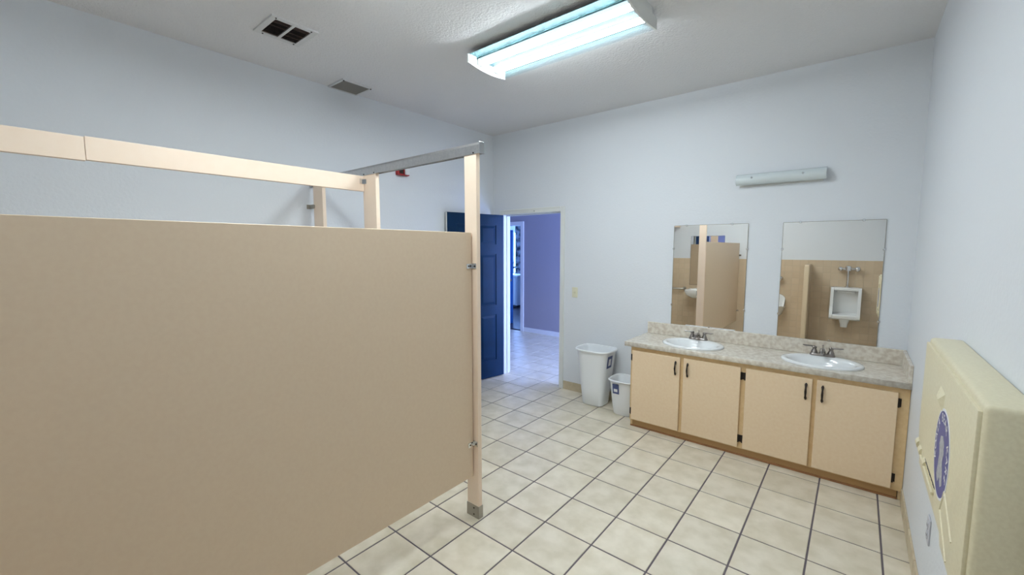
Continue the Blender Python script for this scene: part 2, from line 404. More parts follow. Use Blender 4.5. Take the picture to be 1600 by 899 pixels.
MB().lathe((-7.72, 9.3, 0.9), [(0.06, 0), (0.085, 0.14), (0.09, 0.15), (0.08, 0.15), (0.07, 0.12)]).build('pot', DARK, ch, smooth=40)
lf = MB()
for k in range(34):
    a = random.uniform(0, 2 * PI); el = random.uniform(0.2, 1.4); ln = random.uniform(0.2, 0.42)
    d = Vector((math.cos(a) * math.cos(el), math.sin(a) * math.cos(el), math.sin(el))); p = Vector((-7.72, 9.3, 1.03)); sd = d.cross(Vector((0, 0, 1))).normalized() * 0.035
    e = p + d * ln; mdl = p + d * ln * 0.55
    lf._add([p, mdl + sd, e, mdl - sd, mdl + Vector((0, 0, 0.012))], [(0, 1, 4), (1, 2, 4), (2, 3, 4), (3, 0, 4)])
lo = lf.build('foliage', mat('plant_leaf', (0.03, 0.08, 0.05), 0.5), ch); lo['kind'] = 'stuff'

# panel door builder (six raised panels), local frame: x along leaf from hinge, y thickness, z up
def panel_door(name, label, m, loc, rz, wdt, hgt, th, handle_x, face=1):
    root = thing(name, label, 'door', loc, rz=rz)
    root['kind'] = 'structure'
    core = MB().box(0, wdt, 0.008, th - 0.008, 0, hgt)
    st = 0.115; ms = 0.1; cx0 = (wdt - ms) / 2
    rows = [(0.22, 0.80), (0.92, 1.56), (1.68, hgt - 0.13)]
    fr = core
    for y0, y1 in ((0, 0.008), (th - 0.008, th)):
        fr.box(0, st, y0, y1, 0, hgt).box(wdt - st, wdt, y0, y1, 0, hgt).box(cx0, cx0 + ms, y0, y1, 0, hgt)
        zz = [0] + [v for r in rows for v in r] + [hgt]
        for a in range(0, len(zz), 2):
            fr.box(st, cx0, y0, y1, zz[a], zz[a + 1]).box(cx0 + ms, wdt - st, y0, y1, zz[a], zz[a + 1])
    fr.build('leaf', m, root, local=True)
    for (za, zb) in rows:
        for (xa, xb) in ((st, cx0), (cx0 + ms, wdt - st)):
            p = MB()
            for y, s in ((0.008, -1), (th - 0.008, 1)):
                i0, i1 = 0.012, 0.04
                R = lambda i, yy: [(xa + i, yy, za + i), (xb - i, yy, za + i), (xb - i, yy, zb - i), (xa + i, yy, zb - i)]
                p.loft([R(i0, y), R(i0, y), R(i1, y + s * 0.006)])
            p.build('panel', m, root, local=True)
    MB().box(wdt, wdt + 0.0015, 0.003, th - 0.003, 0.002, hgt - 0.002).build('edge_strip', TRIM, root, local=True)
    for z in (0.25, 1.02, hgt - 0.22):
        MB().cyl((-0.006, th / 2 - 0.02 * face, z - 0.045), (-0.006, th / 2 - 0.02 * face, z + 0.045), 0.007, seg=10).build('hinge', STEEL, root, local=True, smooth=40)
    for y, s in ((0, -1), (th, 1)):
        if s == face or True:
            k = MB().cyl((handle_x, y, 0.95), (handle_x, y + s * 0.006, 0.95), 0.03).cyl((handle_x, y + s * 0.006, 0.95), (handle_x, y + s * 0.016, 0.95), 0.010)
            k.ball((handle_x, y + s * 0.024, 0.95), 0.016, sy=0.6)
            k.build('knob', STEEL, root, local=True, smooth=40)
    return root
dvec = Vector((-0.160, -0.82)); ang = math.atan2(dvec.y, dvec.x)
# local +y of the leaf points to the +x side of the room when turned by ang
panel_door('door_1', 'deep blue six panel door standing open against the left wall', BLUE, (-3.508, 4.072, 0.012), ang, 0.815, 2.045, 0.036, 0.76)
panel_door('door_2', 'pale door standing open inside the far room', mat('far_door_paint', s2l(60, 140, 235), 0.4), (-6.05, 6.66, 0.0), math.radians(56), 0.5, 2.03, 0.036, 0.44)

# ------------------------------------------------------------------ ceiling fluorescent fixtures
def fixture(cx, cy, label):
    hl, hw = 0.608, 0.2
    root = thing('ceiling_light', label, 'light', (cx, cy, ZC - 0.13), 'fluorescent ceiling fixtures')
    MB().box(cx - hl + 0.01, cx + hl - 0.01, cy - 0.12, cy + 0.12, ZC - 0.05, ZC, 0.004).build('housing', REFL, root)
    # wrap-around lens: thin curved shell with upright lips
    prof = [(-hw, -0.040), (-hw, -0.090)] + [(-hw + 2 * hw * i / 14, -0.094 - 0.018 * math.sin(PI * i / 14)) for i in range(15)] + [(hw, -0.090), (hw, -0.040)]
    m = MB()
    m.loft([[(x, cy + y, ZC + z) for y, z in prof[1:-1]] for x in (cx - hl + 0.012, cx + hl - 0.012)], closed=False)
    m.build('lens', LENS, root, smooth=30)
    for two in (prof[:2], prof[-2:]):
        MB().loft([[(x, cy + y, ZC + z) for y, z in two] for x in (cx - hl + 0.012, cx + hl - 0.012)], closed=False).build('lens_side', LENSIDE, root)
    up = MB()   # sloping lens shoulders up to the housing
    for s in (-1, 1):
        up.loft([[(x, cy + s * hw, ZC - 0.040), (x, cy + s * 0.17, ZC - 0.036), (x, cy + s * 0.12, ZC - 0.034)] for x in (cx - hl + 0.012, cx + hl - 0.012)], closed=False)
    up.build('reflector_wing', REFL, root, smooth=30)
    for s in (-1, 1):
        x0 = cx + s * (hl - 0.012); x1 = cx + s * hl
        out = [(-0.125, 0), (-0.13, -0.03), (-hw - 0.004, -0.036)] + [(y * 1.02, z - 0.003) for y, z in prof[1:-1]] + [(hw + 0.004, -0.036), (0.13, -0.03), (0.125, 0)]
        MB().prism([(cy + y, ZC + z) for y, z in out], 0, min(x0, x1), max(x0, x1)).build('end_cap', TRIM, root)
    for s in (-1, 1):
        t = MB().loft([[(x, cy + s * 0.085 + 0.034 * math.cos(2 * PI * i / 16), ZC - 0.074 + 0.008 * math.sin(2 * PI * i / 16)) for i in range(16)] for x in (cx - 0.575, cx + 0.575)]).build('tube', TUBE, root, smooth=60)
        for e in (-1, 1):
            MB().box(cx + e * 0.577, cx + e * 0.594, cy + s * 0.085 - 0.03, cy + s * 0.085 + 0.03, ZC - 0.086, ZC - 0.05).build('socket', TRIM, t)
    return root
fixture(-1.632, 2.43, 'lit fluorescent ceiling fixture nearer the vanity and doorway')
fixture(-1.632, 0.93, 'lit fluorescent ceiling fixture above the stall side panel')

# ------------------------------------------------------------------ ceiling vents
def vent_two():
    x0, x1, y0, y1 = -3.128, -2.832, 1.16, 1.447
    r = thing('air_vent', 'white framed ceiling vent with two dark louvred openings', 'vent', ((x0 + x1) / 2, (y0 + y1) / 2, ZC - 0.012), 'ceiling vents')
    MB().box(x0 + 0.02, x1 - 0.02, y0 + 0.02, y1 - 0.02, ZC - 0.001, ZC).build('backing', VENTD, r)
    fr = 0.034; ym = (y0 + y1) / 2
    f = MB()
    for a in ((x0, x1, y0, y0 + fr), (x0, x1, y1 - fr, y1), (x0, x0 + fr, y0 + fr, y1 - fr), (x1 - fr, x1, y0 + fr, y1 - fr), (x0 + fr, x1 - fr, ym - 0.009, ym + 0.009)):
        f.box(*a, ZC - 0.010, ZC)
    f.build('frame', VENTW, r)
    k = 13
    for a, b in ((y0 + fr, ym - 0.009), (ym + 0.009, y1 - fr)):
        for i in range(k):
            x = x0 + fr + (x1 - x0 - 2 * fr) * (i + 0.5) / k
            MB().prism([(x - 0.006, ZC - 0.002), (x - 0.004, ZC - 0.001), (x + 0.005, ZC - 0.009), (x + 0.003, ZC - 0.010)], 1, a, b).build('slat', VENTB if i > 9 or random.random() < .2 else VENTD, r)
    for sx, sy in ((x0 + 0.017, y0 + 0.05), (x0 + 0.017, y1 - 0.04), (x1 - 0.017, y0 + 0.03), (x1 - 0.017, y1 - 0.04)):
        MB().cyl((sx, sy, ZC - 0.010), (sx, sy, ZC - 0.013), 0.006, 0.004, seg=10).build('screw', VENTD, r)
vent_two()
def vent_fan():
    x0, x1, y0, y1 = -3.672, -3.418, 1.94, 2.212
    r = thing('air_vent', 'taupe slatted exhaust grille in ceiling close to left wall', 'vent', ((x0 + x1) / 2, (y0 + y1) / 2, ZC - 0.02), 'ceiling vents')
    MB().box(x0 + 0.01, x1 - 0.01, y0 + 0.01, y1 - 0.01, ZC - 0.002, ZC).build('backing', VENTD, r)
    f = MB(); fr = 0.014
    for a in ((x0, x1, y0, y0 + fr), (x0, x1, y1 - fr, y1), (x0, x0 + fr, y0 + fr, y1 - fr), (x1 - fr, x1, y0 + fr, y1 - fr)): f.box(*a, ZC - 0.014, ZC)
    f.build('frame', VENTW, r)
    k = 14
    for i in range(k):
        x = x0 + fr + (x1 - x0 - 2 * fr) * (i + 0.5) / k
        MB().box(x - 0.004, x + 0.004, y0 + fr, y1 - fr, ZC - 0.013, ZC - 0.003).build('slat', VENTT, r)
    for sx, sy in ((x1 - 0.006, y0 + 0.01), (x1 - 0.006, y1 - 0.01)):
        MB().cyl((sx, sy, ZC - 0.014), (sx, sy, ZC - 0.02), 0.006, seg=10).build('screw', DARK, r)
vent_fan()

# ------------------------------------------------------------------ toilet stall
SY0, SY1 = 1.745, 1.775      # front line of the stall
PX = -1.74                   # side panel
PZ0, PZ1 = 0.268, 1.737
def clip(parent, x, y, z, d):
    """bracket joining a panel end to a board: d = (direction along panel, axis)"""
    b = MB()
    ax, s, px = d   # ax 1: panel runs along y, px = +1 visible side
    if ax == 1:
        b.box(x - 0.018, x + 0.018, y, y - s * 0.004, z - 0.016, z + 0.016)
        b.box(x + 0.0127, x + 0.0165, y, y - s * 0.05, z - 0.014, z + 0.014, 0.001)
        b.box(x - 0.0165, x - 0.0127, y, y - s * 0.05, z - 0.014, z + 0.014, 0.001)
        o = b.build('bracket', CHROME, parent)
        for k in (0.035,):
            MB().cyl((x + 0.0165, y - s * k, z), (x + 0.019, y - s * k, z), 0.005, 0.004, seg=10).build('screw', DARK, o)
        MB().box(x + 0.018, x + 0.044, y, y - s * 0.004, z - 0.016, z + 0.016, 0.001).build('flange', CHROME, o)
        MB().cyl((x + 0.033, y - s * 0.004, z), (x + 0.033, y - s * 0.008, z), 0.006, 0.004, seg=10).build('screw', DARK, o)
    return b
sp = thing('stall_side_panel', 'large tan laminate stall side panel filling the left foreground', 'partition', (PX, 0.55, PZ0))
MB().box(PX - 0.0127, PX + 0.0127, YF + 0.025, SY0 - 0.008, PZ0, PZ1, 0.0015, 1).build('panel', TAN, sp)
for z in (1.544, 0.474): clip(sp, PX, SY0, z, (1, 1, 1))
for z in (1.51, 0.46): clip(sp, PX, YF + 0.010, z, (1, -1, 1))

def pilaster(x0, x1, label, foot=True, zt=2.183):
    r = thing('pilaster', label, 'pilaster', ((x0 + x1) / 2, (SY0 + SY1) / 2, 0), 'stall pilasters')
    MB().box(x0, x1, SY0, SY1, 0.002, zt, 0.0015, 1).build('board', ALMOND, r)
    s = MB().box(x0 - 0.003, x1 + 0.003, SY0 - 0.003, SY0 - 0.0001, 0, 0.078).box(x0 - 0.003, x1 + 0.003, SY1 + 0.0001, SY1 + 0.003, 0, 0.078)
    s.box(x0 - 0.003, x0 - 0.0001, SY0, SY1, 0, 0.078).box(x1 + 0.0001, x1 + 0.003, SY0, SY1, 0, 0.078)
    sh = s.build('shoe', STEEL, r)
    for z in (0.02, 0.06):
        MB().cyl(((x0 + x1) / 2 + 0.01, SY0 - 0.003, z), ((x0 + x1) / 2 + 0.01, SY0 - 0.005, z), 0.005, seg=10).build('screw', DARK, sh)
    return r
p1 = pilaster(-1.788, -1.692, 'free-standing almond stall post at the end of the tan side panel')
p2 = pilaster(-2.85, -2.687, 'almond stall pilaster that holds the end of the long overhead brace')
p3 = pilaster(-3.622, -3.467, 'almond stall pilaster bracketed to the left wall behind the brace')
kb = MB().box(-1.797, -1.788, SY0 + 0.003, SY1 - 0.003, 0.95, 1.02).build('latch_keeper', CHROME, p1)
for z in (2.0, 0.5):
    br = MB().box(XL, -3.615, SY0 - 0.004, SY0 - 0.001, z - 0.018, z + 0.018).box(XL, XL + 0.003, SY0 - 0.03, SY0 - 0.001, z - 0.018, z + 0.018).box(-3.638, -3.6, SY0 - 0.010, SY0, z - 0.014, z + 0.014).build('bracket', STEEL, p3)
# aluminium head rail over the stall front
hr = MB()
hr.prism([(SY0 - 0.004, 2.176), (SY0 - 0.004, 2.224), (SY0 + 0.004, 2.238), (SY1 - 0.004, 2.238), (SY1 + 0.004, 2.224), (SY1 + 0.004, 2.176), (SY1 + 0.0005, 2.176), (SY1 + 0.0005, 2.184), (SY0 - 0.0005, 2.184), (SY0 - 0.0005, 2.176)], 0, XL + 0.001, -1.665)
hr_o = tag(hr.build('head_rail', ALU, loc=(-2.67, 1.76, 2.176)), 'silver aluminium head rail running across the stall front', 'rail')
MB().box(-1.665, -1.66, SY0 - 0.005, SY1 + 0.005, 2.175, 2.24, 0.002).build('end_cap', CHROME, hr_o)
for x in (-1.71, -2.7, -2.83):
    MB().cyl((x, SY0 - 0.004, 2.183), (x, SY0 - 0.007, 2.183), 0.005, 0.004, seg=10).build('screw', DARK, hr_o)
# overhead brace board from the middle pilaster to the tiled wall
BX0, BX1 = -2.862, -2.832
bb = thing('overhead_brace', 'long peach coloured overhead brace board above the stall', 'beam', (-2.847, 0.55, 2.058))
MB().box(BX0, BX1, YF + 0.002, 0.296, 2.058, 2.168, 0.002).build('board', ALMOND, bb)
MB().box(BX0, BX1, 0.2975, SY0 - 0.002, 2.062, 2.172, 0.002).build('board', ALMOND, bb)
MB().box(BX1, BX1 + 0.003, SY0 - 0.038, SY0 - 0.001, 2.115, 2.15).box(BX1, BX1 + 0.03, SY0 - 0.0035, SY0 - 0.0008, 2.115, 2.15).build('bracket', CHROME, bb)
# fixed front panel between middle and wall pilasters; stall door swung out
fp = thing('stall_front_panel', 'tan fixed stall panel between the two rear pilasters', 'partition', (-3.16, 1.76, PZ0))
MB().box(-3.46, -2.857, SY0 + 0.002, SY1 - 0.002, PZ0, PZ1, 0.0015, 1).build('panel', TAN, fp)
for x0, x1 in ((-3.49, -3.43), (-2.885, -2.825)):
    for z in (1.5, 0.5): MB().box(x0, x1, SY1 + 0.0005, SY1 + 0.004, z - 0.014, z + 0.014).build('bracket', CHROME, fp)
sd = thing('stall_door', 'tan stall door swung outward from the middle pilaster', 'door', (-2.6735, 1.772, PZ0), rz=math.radians(86))
MB().box(0.012, 0.86, -0.0127, 0.0127, 0, PZ1 - PZ0, 0.0015, 1).build('leaf', TAN, sd, local=True)
for z in (0.12, 1.32): MB().cyl((0.0, 0, z), (0.0, 0, z + 0.07), 0.0125).build('hinge', CHROME, sd, local=True, smooth=40)
MB().box(0.79, 0.85, -0.03, -0.0127, 0.66, 0.7, 0.003).build('latch', CHROME, sd, local=True)
MB().box(0.775, 0.79, 0.0127, 0.045, 0.6, 0.74, 0.003).build('pull', CHROME, sd, local=True)

# ------------------------------------------------------------------ vanity
VX0, VX1 = -1.553, 0.312
VYF = 3.618          # face frame front
van = thing('vanity_cabinet', 'almond painted vanity cabinet with four flat doors', 'cabinet', (-0.62, 3.86, 0))
for x0 in (VX0, VX1 - 0.018): MB().box(x0, x0 + 0.018, VYF + 0.02, YB - 0.001, 0.001, 0.755).build('side_panel', VFRAME, van)
MB().box(VX0 + 0.018, VX1 - 0.018, VYF + 0.02, YB - 0.02, 0.072, 0.09).build('bottom_panel', VFRAME, van)
MB().box(VX0 + 0.018, VX1 - 0.018, YB - 0.012, YB - 0.001, 0.001, 0.755).build('back_panel', VFRAME, van)
f = MB()
DZ0, DZ1 = 0.078, 0.722
doors = [(-1.535, -1.112, 'L'), (-1.083, -0.652, 'R'), (-0.616, -0.196, 'L'), (-0.170, 0.255, 'R')]
f.box(VX0, VX1, VYF, VYF + 0.02, 0.70, 0.755).box(VX0, VX1, VYF, VYF + 0.02, 0.066, 0.10)
for a, b in ((VX0, -1.515), (-1.135, -1.06), (-0.675, -0.595), (-0.215, -0.15), (0.235, VX1)): f.box(a, b, VYF, VYF + 0.02, 0.10, 0.70)
f.build('face_frame', VFRAME, van)
MB().box(VX0 + 0.018, 0.29, VYF + 0.022, VYF + 0.04, 0.001, 0.0655).build('toe_board', mat('toe_board_shaded', s2l(184, 146, 98), 0.5), van)  # browner than the frame: shade of the toe recess put into the colour
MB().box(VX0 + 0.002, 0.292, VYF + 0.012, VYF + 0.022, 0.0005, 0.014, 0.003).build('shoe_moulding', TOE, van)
for (a, b, hs) in doors:
    d = MB().box(a, b, VYF - 0.019, VYF - 0.001, DZ0, DZ1, 0.003).build('door', VDOOR, van)
    hx = (b - 0.035) if hs == 'L' else (a + 0.035)
    yd = VYF - 0.019; zc = DZ1 - 0.095
    h = MB()
    h.tube([(hx, yd - 0.002, zc - 0.062), (hx, yd - 0.004, zc - 0.05), (hx, yd - 0.018, zc - 0.03), (hx, yd - 0.024, zc), (hx, yd - 0.018, zc + 0.03), (hx, yd - 0.004, zc + 0.05), (hx, yd - 0.002, zc + 0.062)], [0.003, 0.009, 0.0055, 0.0075, 0.0055, 0.009, 0.003], seg=8)
    h.build('handle', DARK, d, smooth=50)
    ex = a if hs == 'L' else b; sg = -1 if hs == 'L' else 1
    for z in (0.15, 0.655):
        MB().box(ex + sg * 0.002, ex + sg * 0.018, VYF - 0.004, VYF - 0.0005, z - 0.028, z + 0.028, 0.0015).cyl((ex + sg * 0.004, VYF - 0.010, z - 0.03), (ex + sg * 0.004, VYF - 0.010, z + 0.03), 0.006, seg=8).build('hinge', DARK, d)

CZ0, CZ1, CYF = 0.757, 0.798, 3.585
CX0 = -1.605
SINKS = [(-1.083, 3.832), (-0.168, 3.832)]
cu = bpy.data.curves.new('counter_outline', 'CURVE'); cu.dimensions = '2D'; cu.fill_mode = 'BOTH'; cu.extrude = (CZ1 - CZ0) / 2 - 0.003; cu.bevel_depth = 0.003; cu.bevel_resolution = 1; cu.offset = -0.003
def spl(pts):
    s = cu.splines.new('POLY'); s.points.add(len(pts) - 1); s.use_cyclic_u = True
    for p, q in zip(s.points, pts): p.co = (q[0], q[1], 0, 1)
spl([(CX0, CYF), (XR - 0.001, CYF), (XR - 0.001, YB - 0.001), (CX0, YB - 0.001)])
for (sx, sy) in SINKS: spl([(sx + 0.225 * math.cos(2 * PI * i / 40), sy + 0.185 * math.sin(2 * PI * i / 40)) for i in range(40)])
tmp = bpy.data.objects.new('tmp', cu); col.objects.link(tmp)
bpy.context.view_layer.update()
cme = bpy.data.meshes.new_from_object(tmp.evaluated_get(bpy.context.evaluated_depsgraph_get()))
bpy.data.objects.remove(tmp); bpy.data.curves.remove(cu)
ct = thing('countertop', 'mottled beige laminate countertop with two oval cut-outs', 'countertop', (-0.645, 3.85, CZ0))
cme.name = 'slab'; cme.materials.clear(); cme.materials.append(COUNTER)
so = bpy.data.objects.new('slab', cme); col.objects.link(so); so.parent = ct; so.location = (0.645, -3.85, (CZ1 - CZ0) / 2)
MB().box(CX0 + 0.012, XR - 0.001, YB - 0.021, YB - 0.0005, CZ1, 0.913, 0.004).build('backsplash', COUNTER, ct)
MB().box(XR - 0.021, XR - 0.0005, CYF + 0.004, YB - 0.0215, CZ1, 0.913, 0.004).build('side_splash', COUNTER, ct)

def sink(cx, cy, label):
    r = thing('sink', label, 'sink', (cx, cy, CZ1), 'oval vanity sinks')
    # drop-in oval basin, faucet ledge at the back
    N = 48
    def ring(a, b, z, dy=0.0): return [(cx + a * math.cos(2 * PI * i / N), cy + dy + b * math.sin(2 * PI * i / N), CZ1 + z) for i in range(N)]
    R = [ring(0.235, 0.195, 0.0005), ring(0.252, 0.212, 0.001), ring(0.253, 0.213, 0.008), ring(0.246, 0.206, 0.016), ring(0.228, 0.188, 0.019),
         ring(0.207, 0.152, 0.015, -0.022), ring(0.196, 0.142, 0.004, -0.023), ring(0.183, 0.130, -0.03, -0.024), ring(0.150, 0.105, -0.085, -0.022), ring(0.09, 0.065, -0.125, -0.018), ring(0.03, 0.025, -0.138, -0.015),
         ring(0.03, 0.025, -0.15, -0.015), ring(0.1, 0.075, -0.138, -0.018), ring(0.16, 0.115, -0.095, -0.02), ring(0.20, 0.155, -0.03, -0.02), ring(0.215, 0.175, 0.0)]
    MB().loft(R + [R[0]], False, False).build('basin', PORC, r, smooth=60)
    MB().lathe((cx, cy - 0.015, CZ1 - 0.138), [(0.005, 0.001), (0.022, 0.004), (0.024, 0.002), (0.022, -0.004), (0.005, -0.006)], seg=18).build('drain', CHROME, r, smooth=40)
    ovh = MB().cyl((cx, cy - 0.155, CZ1 - 0.028), (cx, cy - 0.150, CZ1 - 0.032), 0.009, seg=12); ovh.build('overflow', DARK, r)
def faucet(cx, cy, label):
    z0 = CZ1 + 0.018; y = cy + 0.172
    r = thing('faucet', label, 'faucet', (cx, y, z0), 'two-handle faucets')
    b = MB(); b.loft([rrect(cx, y, 0.082, 0.026, 0.024, z0), rrect(cx, y, 0.080, 0.025, 0.023, z0 + 0.012), rrect(cx, y, 0.074, 0.019, 0.018, z0 + 0.018)])
    b.build('base', PEWTER, r, smooth=40)
    for s in (-1, 1):
        hx = cx + s * 0.052
        h = MB().lathe((hx, y, z0 + 0.016), [(0.024, 0), (0.021, 0.012), (0.013, 0.03), (0.012, 0.036), (0.016, 0.042), (0.013, 0.052), (0.004, 0.056)], seg=16)
        h.tube([(hx, y, z0 + 0.062), (hx + s * 0.025, y - 0.004, z0 + 0.068), (hx + s * 0.055, y - 0.008, z0 + 0.068), (hx + s * 0.075, y - 0.010, z0 + 0.072)], [0.008, 0.006, 0.0065, 0.004], seg=8)
        h.build('handle', PEWTER, r, smooth=50)
    sp = MB().lathe((cx, y, z0 + 0.016), [(0.022, 0), (0.018, 0.02), (0.014, 0.034), (0.006, 0.042)], seg=16)
    sp.tube([(cx, y, z0 + 0.035), (cx, y - 0.03, z0 + 0.052), (cx, y - 0.07, z0 + 0.052), (cx, y - 0.1, z0 + 0.042), (cx, y - 0.108, z0 + 0.03)], [0.016, 0.015, 0.013, 0.012, 0.011], seg=12)
    sp.build('spout', PEWTER, r, smooth=50)
    MB().cyl((cx, y + 0.012, z0 + 0.03), (cx, y + 0.012, z0 + 0.075), 0.0025, seg=8).ball((cx, y + 0.012, z0 + 0.078), 0.006, 10).build('lift_rod', PEWTER, r, smooth=40)
sink(*SINKS[0], 'white oval sink nearer the trash bins'); faucet(*SINKS[0], 'pewter faucet behind the sink nearer the trash bins')
sink(*SINKS[1], 'white oval sink nearer the changing station'); faucet(*SINKS[1], 'pewter faucet behind the sink nearer the changing station')

# ------------------------------------------------------------------ wall mirrors
def wall_mirror(x0, x1, z0, z1, label, strip=False, clips=True):
    r = thing('wall_mirror', label, 'mirror', ((x0 + x1) / 2, YB - 0.004, z0), 'frameless wall mirrors')
    MB().box(x0, x1, YB - 0.006, YB - 0.001, z0, z1, 0.0008, 1).build('glass', MIRROR, r)
    e = MB()
    for a in ((x0 - 0.0025, x0 - 0.0002, z0, z1), (x1 + 0.0002, x1 + 0.0025, z0, z1), (x0, x1, z1 + 0.0002, z1 + 0.0025)): e.box(a[0], a[1], YB - 0.0062, YB - 0.0008, a[2], a[3])
    e.build('edge', STEEL, r)
    W = x1 - x0; H = z1 - z0
    for (x, z) in ((x0 + 0.18 * W, z1), (x0 + 0.8 * W, z1), (x0, z0 + 0.2 * H), (x0, z0 + 0.77 * H), (x1, z0 + 0.2 * H), (x1, z0 + 0.77 * H), (x0 + 0.55 * W, z0 + 0.004)):
        c = MB().cyl((x, YB - 0.0063, z), (x, YB - 0.011, z), 0.010, 0.008, seg=12); c.build('clip', CHROME, r, smooth=40)
    if strip: MB().box(x0 + 0.22 * W, x1 - 0.1 * W, YB - 0.009, YB - 0.0063, z0, z0 + 0.008).build('bottom_strip', STICKW, r)
wall_mirror(-1.367, -0.743, 0.914, 1.857, 'frameless wall mirror above the sink nearer the bins', strip=True)
wall_mirror(-0.487, 0.147, 0.914, 1.855, 'frameless wall mirror above the sink nearer the changing station')

# ------------------------------------------------------------------ light bar above the mirrors
lb = thing('vanity_light_bar', 'unlit vanity light bar with curved frosted shade above mirrors', 'light', (-0.535, YB, 2.17))
LX0, LX1, LZ = -0.845, -0.222, 2.222
MB().box(LX0 + 0.02, LX1 - 0.02, YB - 0.012, YB, LZ - 0.055, LZ + 0.035, 0.003).build('back_plate', TRIM, lb)
arc = [(YB - 0.018 - 0.062 * math.sin(a), LZ - 0.0 + 0.050 * math.cos(a)) for a in [PI * 0.02 + PI * 0.83 * i / 14 for i in range(15)]]
arci = [(y + 0.004 * 1, z) for y, z in reversed(arc)]
MB().prism(arc + [(YB - 0.014 - 0.058 * math.sin(a), LZ + 0.046 * math.cos(a)) for a in [PI * 0.02 + PI * 0.83 * i / 14 for i in range(14, -1, -1)]], 0, LX0, LX1).build('shade', FROST, lb, smooth=40)
for x in (-0.725, -0.37):
    MB().cyl((x, YB - 0.012, LZ + 0.01), (x, YB - 0.084, LZ + 0.01), 0.004, seg=10).lathe((x, YB - 0.082, LZ + 0.01), [(0.002, -0.008), (0.008, -0.004), (0.008, 0.004), (0.002, 0.008)], seg=12).build('knob', CHROME, lb, smooth=40)
for x in (LX0 + 0.1, LX1 - 0.1):
    MB().cyl((x, YB - 0.012, LZ), (x, YB - 0.04, LZ), 0.016, seg=14).build('lamp_holder', TRIM, lb, smooth=40)

# light switch, wall outlet, alarm strobe
sw = thing('light_switch', 'ivory light switch plate beside the doorway', 'switch', (-2.452, YB, 1.09))
MB().box(-2.488, -2.416, YB - 0.006, YB - 0.0002, 1.09, 1.205, 0.003).build('plate', IVORY, sw)
MB().prism([(YB - 0.006, 1.138), (YB - 0.006, 1.158), (YB - 0.017, 1.160), (YB - 0.015, 1.150)], 0, -2.457, -2.447).build('toggle', IVORY, sw)
for z in (1.118, 1.178): MB().cyl((-2.452, YB - 0.006, z), (-2.452, YB - 0.0075, z), 0.004, 0.003, seg=8).build('screw', IVORY, sw)
ou = thing('wall_outlet', 'small grey outlet plate low on the wall beneath the changing station', 'outlet', (XR, 2.5, 0.36))
MB().box(XR - 0.006, XR - 0.0002, 2.465, 2.535, 0.36, 0.475, 0.003).build('plate', GREYP, ou)
for z in (0.395, 0.44):
    s = MB().box(XR - 0.009, XR - 0.006, 2.485, 2.515, z - 0.015, z + 0.015, 0.003).build('socket', GREYP, ou)
    for y in (2.493, 2.507): MB().box(XR - 0.0096, XR - 0.009, y - 0.0015, y + 0.0015, z - 0.004, z + 0.006).build('slot', DARK, s)
al = thing('fire_alarm', 'red fire alarm strobe on left wall under the head rail', 'alarm', (XL, 2.70, 2.39))
MB().box(XL + 0.0002, XL + 0.05, 2.625, 2.765, 2.388, 2.50, 0.006).build('housing', RED, al)
MB().box(XL + 0.05, XL + 0.075, 2.70, 2.752, 2.395, 2.46, 0.008).build('strobe_lens', STICKW, al)
MB().box(XL + 0.05, XL + 0.053, 2.64, 2.69, 2.40, 2.46, 0.001).build('sounder_grille', DARK, al)

# ------------------------------------------------------------------ trash bins
def bin_(name, label, cx, cy, bx, by, tx, ty, hgt, bow, lab, tilt=0.0, handle=False):
    r = thing(name, label, 'trash bin', (cx, cy, 0), 'white plastic trash bins')
    N = 48
    def ring(hx, hy, z, rr=0.2, b=0.0):
        pts = []
        for i in range(N):
            a = 2 * PI * i / N; c, s = math.cos(a), math.sin(a); n = 4.2
            x = hx * math.copysign(abs(c) ** (2 / n), c); y = hy * math.copysign(abs(s) ** (2 / n), s)
            if s < 0: y -= b * (1 - (x / hx) ** 2)
            zz = z
            pts.append((cx + x * math.cos(tilt) - y * math.sin(tilt), cy + x * math.sin(tilt) + y * math.cos(tilt), zz))
        return pts
    L = lambda t: (bx + (tx - bx) * t, by + (ty - by) * t)
    R = [ring(bx * 0.9, by * 0.9, 0.001), ring(bx, by, 0.012, b=0.0)]
    for t in (0.3, 0.6, 0.9): R.append(ring(*L(t), hgt * t, b=bow * t))
    a, b = L(0.96)
    R += [ring(a, b, hgt * 0.955, b=bow), ring(tx + 0.010, ty + 0.010, hgt * 0.962, b=bow), ring(tx + 0.014, ty + 0.014, hgt * 0.985, b=bow), ring(tx + 0.009, ty + 0.009, hgt, b=bow), ring(tx - 0.002, ty - 0.002, hgt * 0.995, b=bow), ring(a - 0.006, b - 0.006, hgt * 0.95, b=bow)]
    for t in (0.6, 0.3): 
        p, q = L(t); R.append(ring(p - 0.005, q - 0.005, hgt * t, b=bow * t))
    R.append(ring(bx - 0.006, by - 0.006, 0.02))
    MB().loft(R).build('body', BINP, r, smooth=40)
    lab(r)
    return r
def lab_big(r):
    # blue price label on the right side, near the rim
    x = lambda z: -2.075 + 0.118 + (0.186 - 0.118) * (z / 0.6) + 0.0015
    def quad(z0, z1, y0, y1, o, t): return [[(x(z0) + o, y0, z0), (x(z0) + o, y1, z0), (x(z0) + o - t, y1, z0), (x(z0) + o - t, y0, z0)], [(x(z1) + o, y0, z1), (x(z1) + o, y1, z1), (x(z1) + o - t, y1, z1), (x(z1) + o - t, y0, z1)]]
    p = MB().loft(quad(0.42, 0.545, 3.845, 3.945, 0.001, 0.002)).build('label', STICK, r)
    MB().loft(quad(0.445, 0.515, 3.87, 3.92, 0.0018, 0.0008)).build('label_print', STICKW, p)
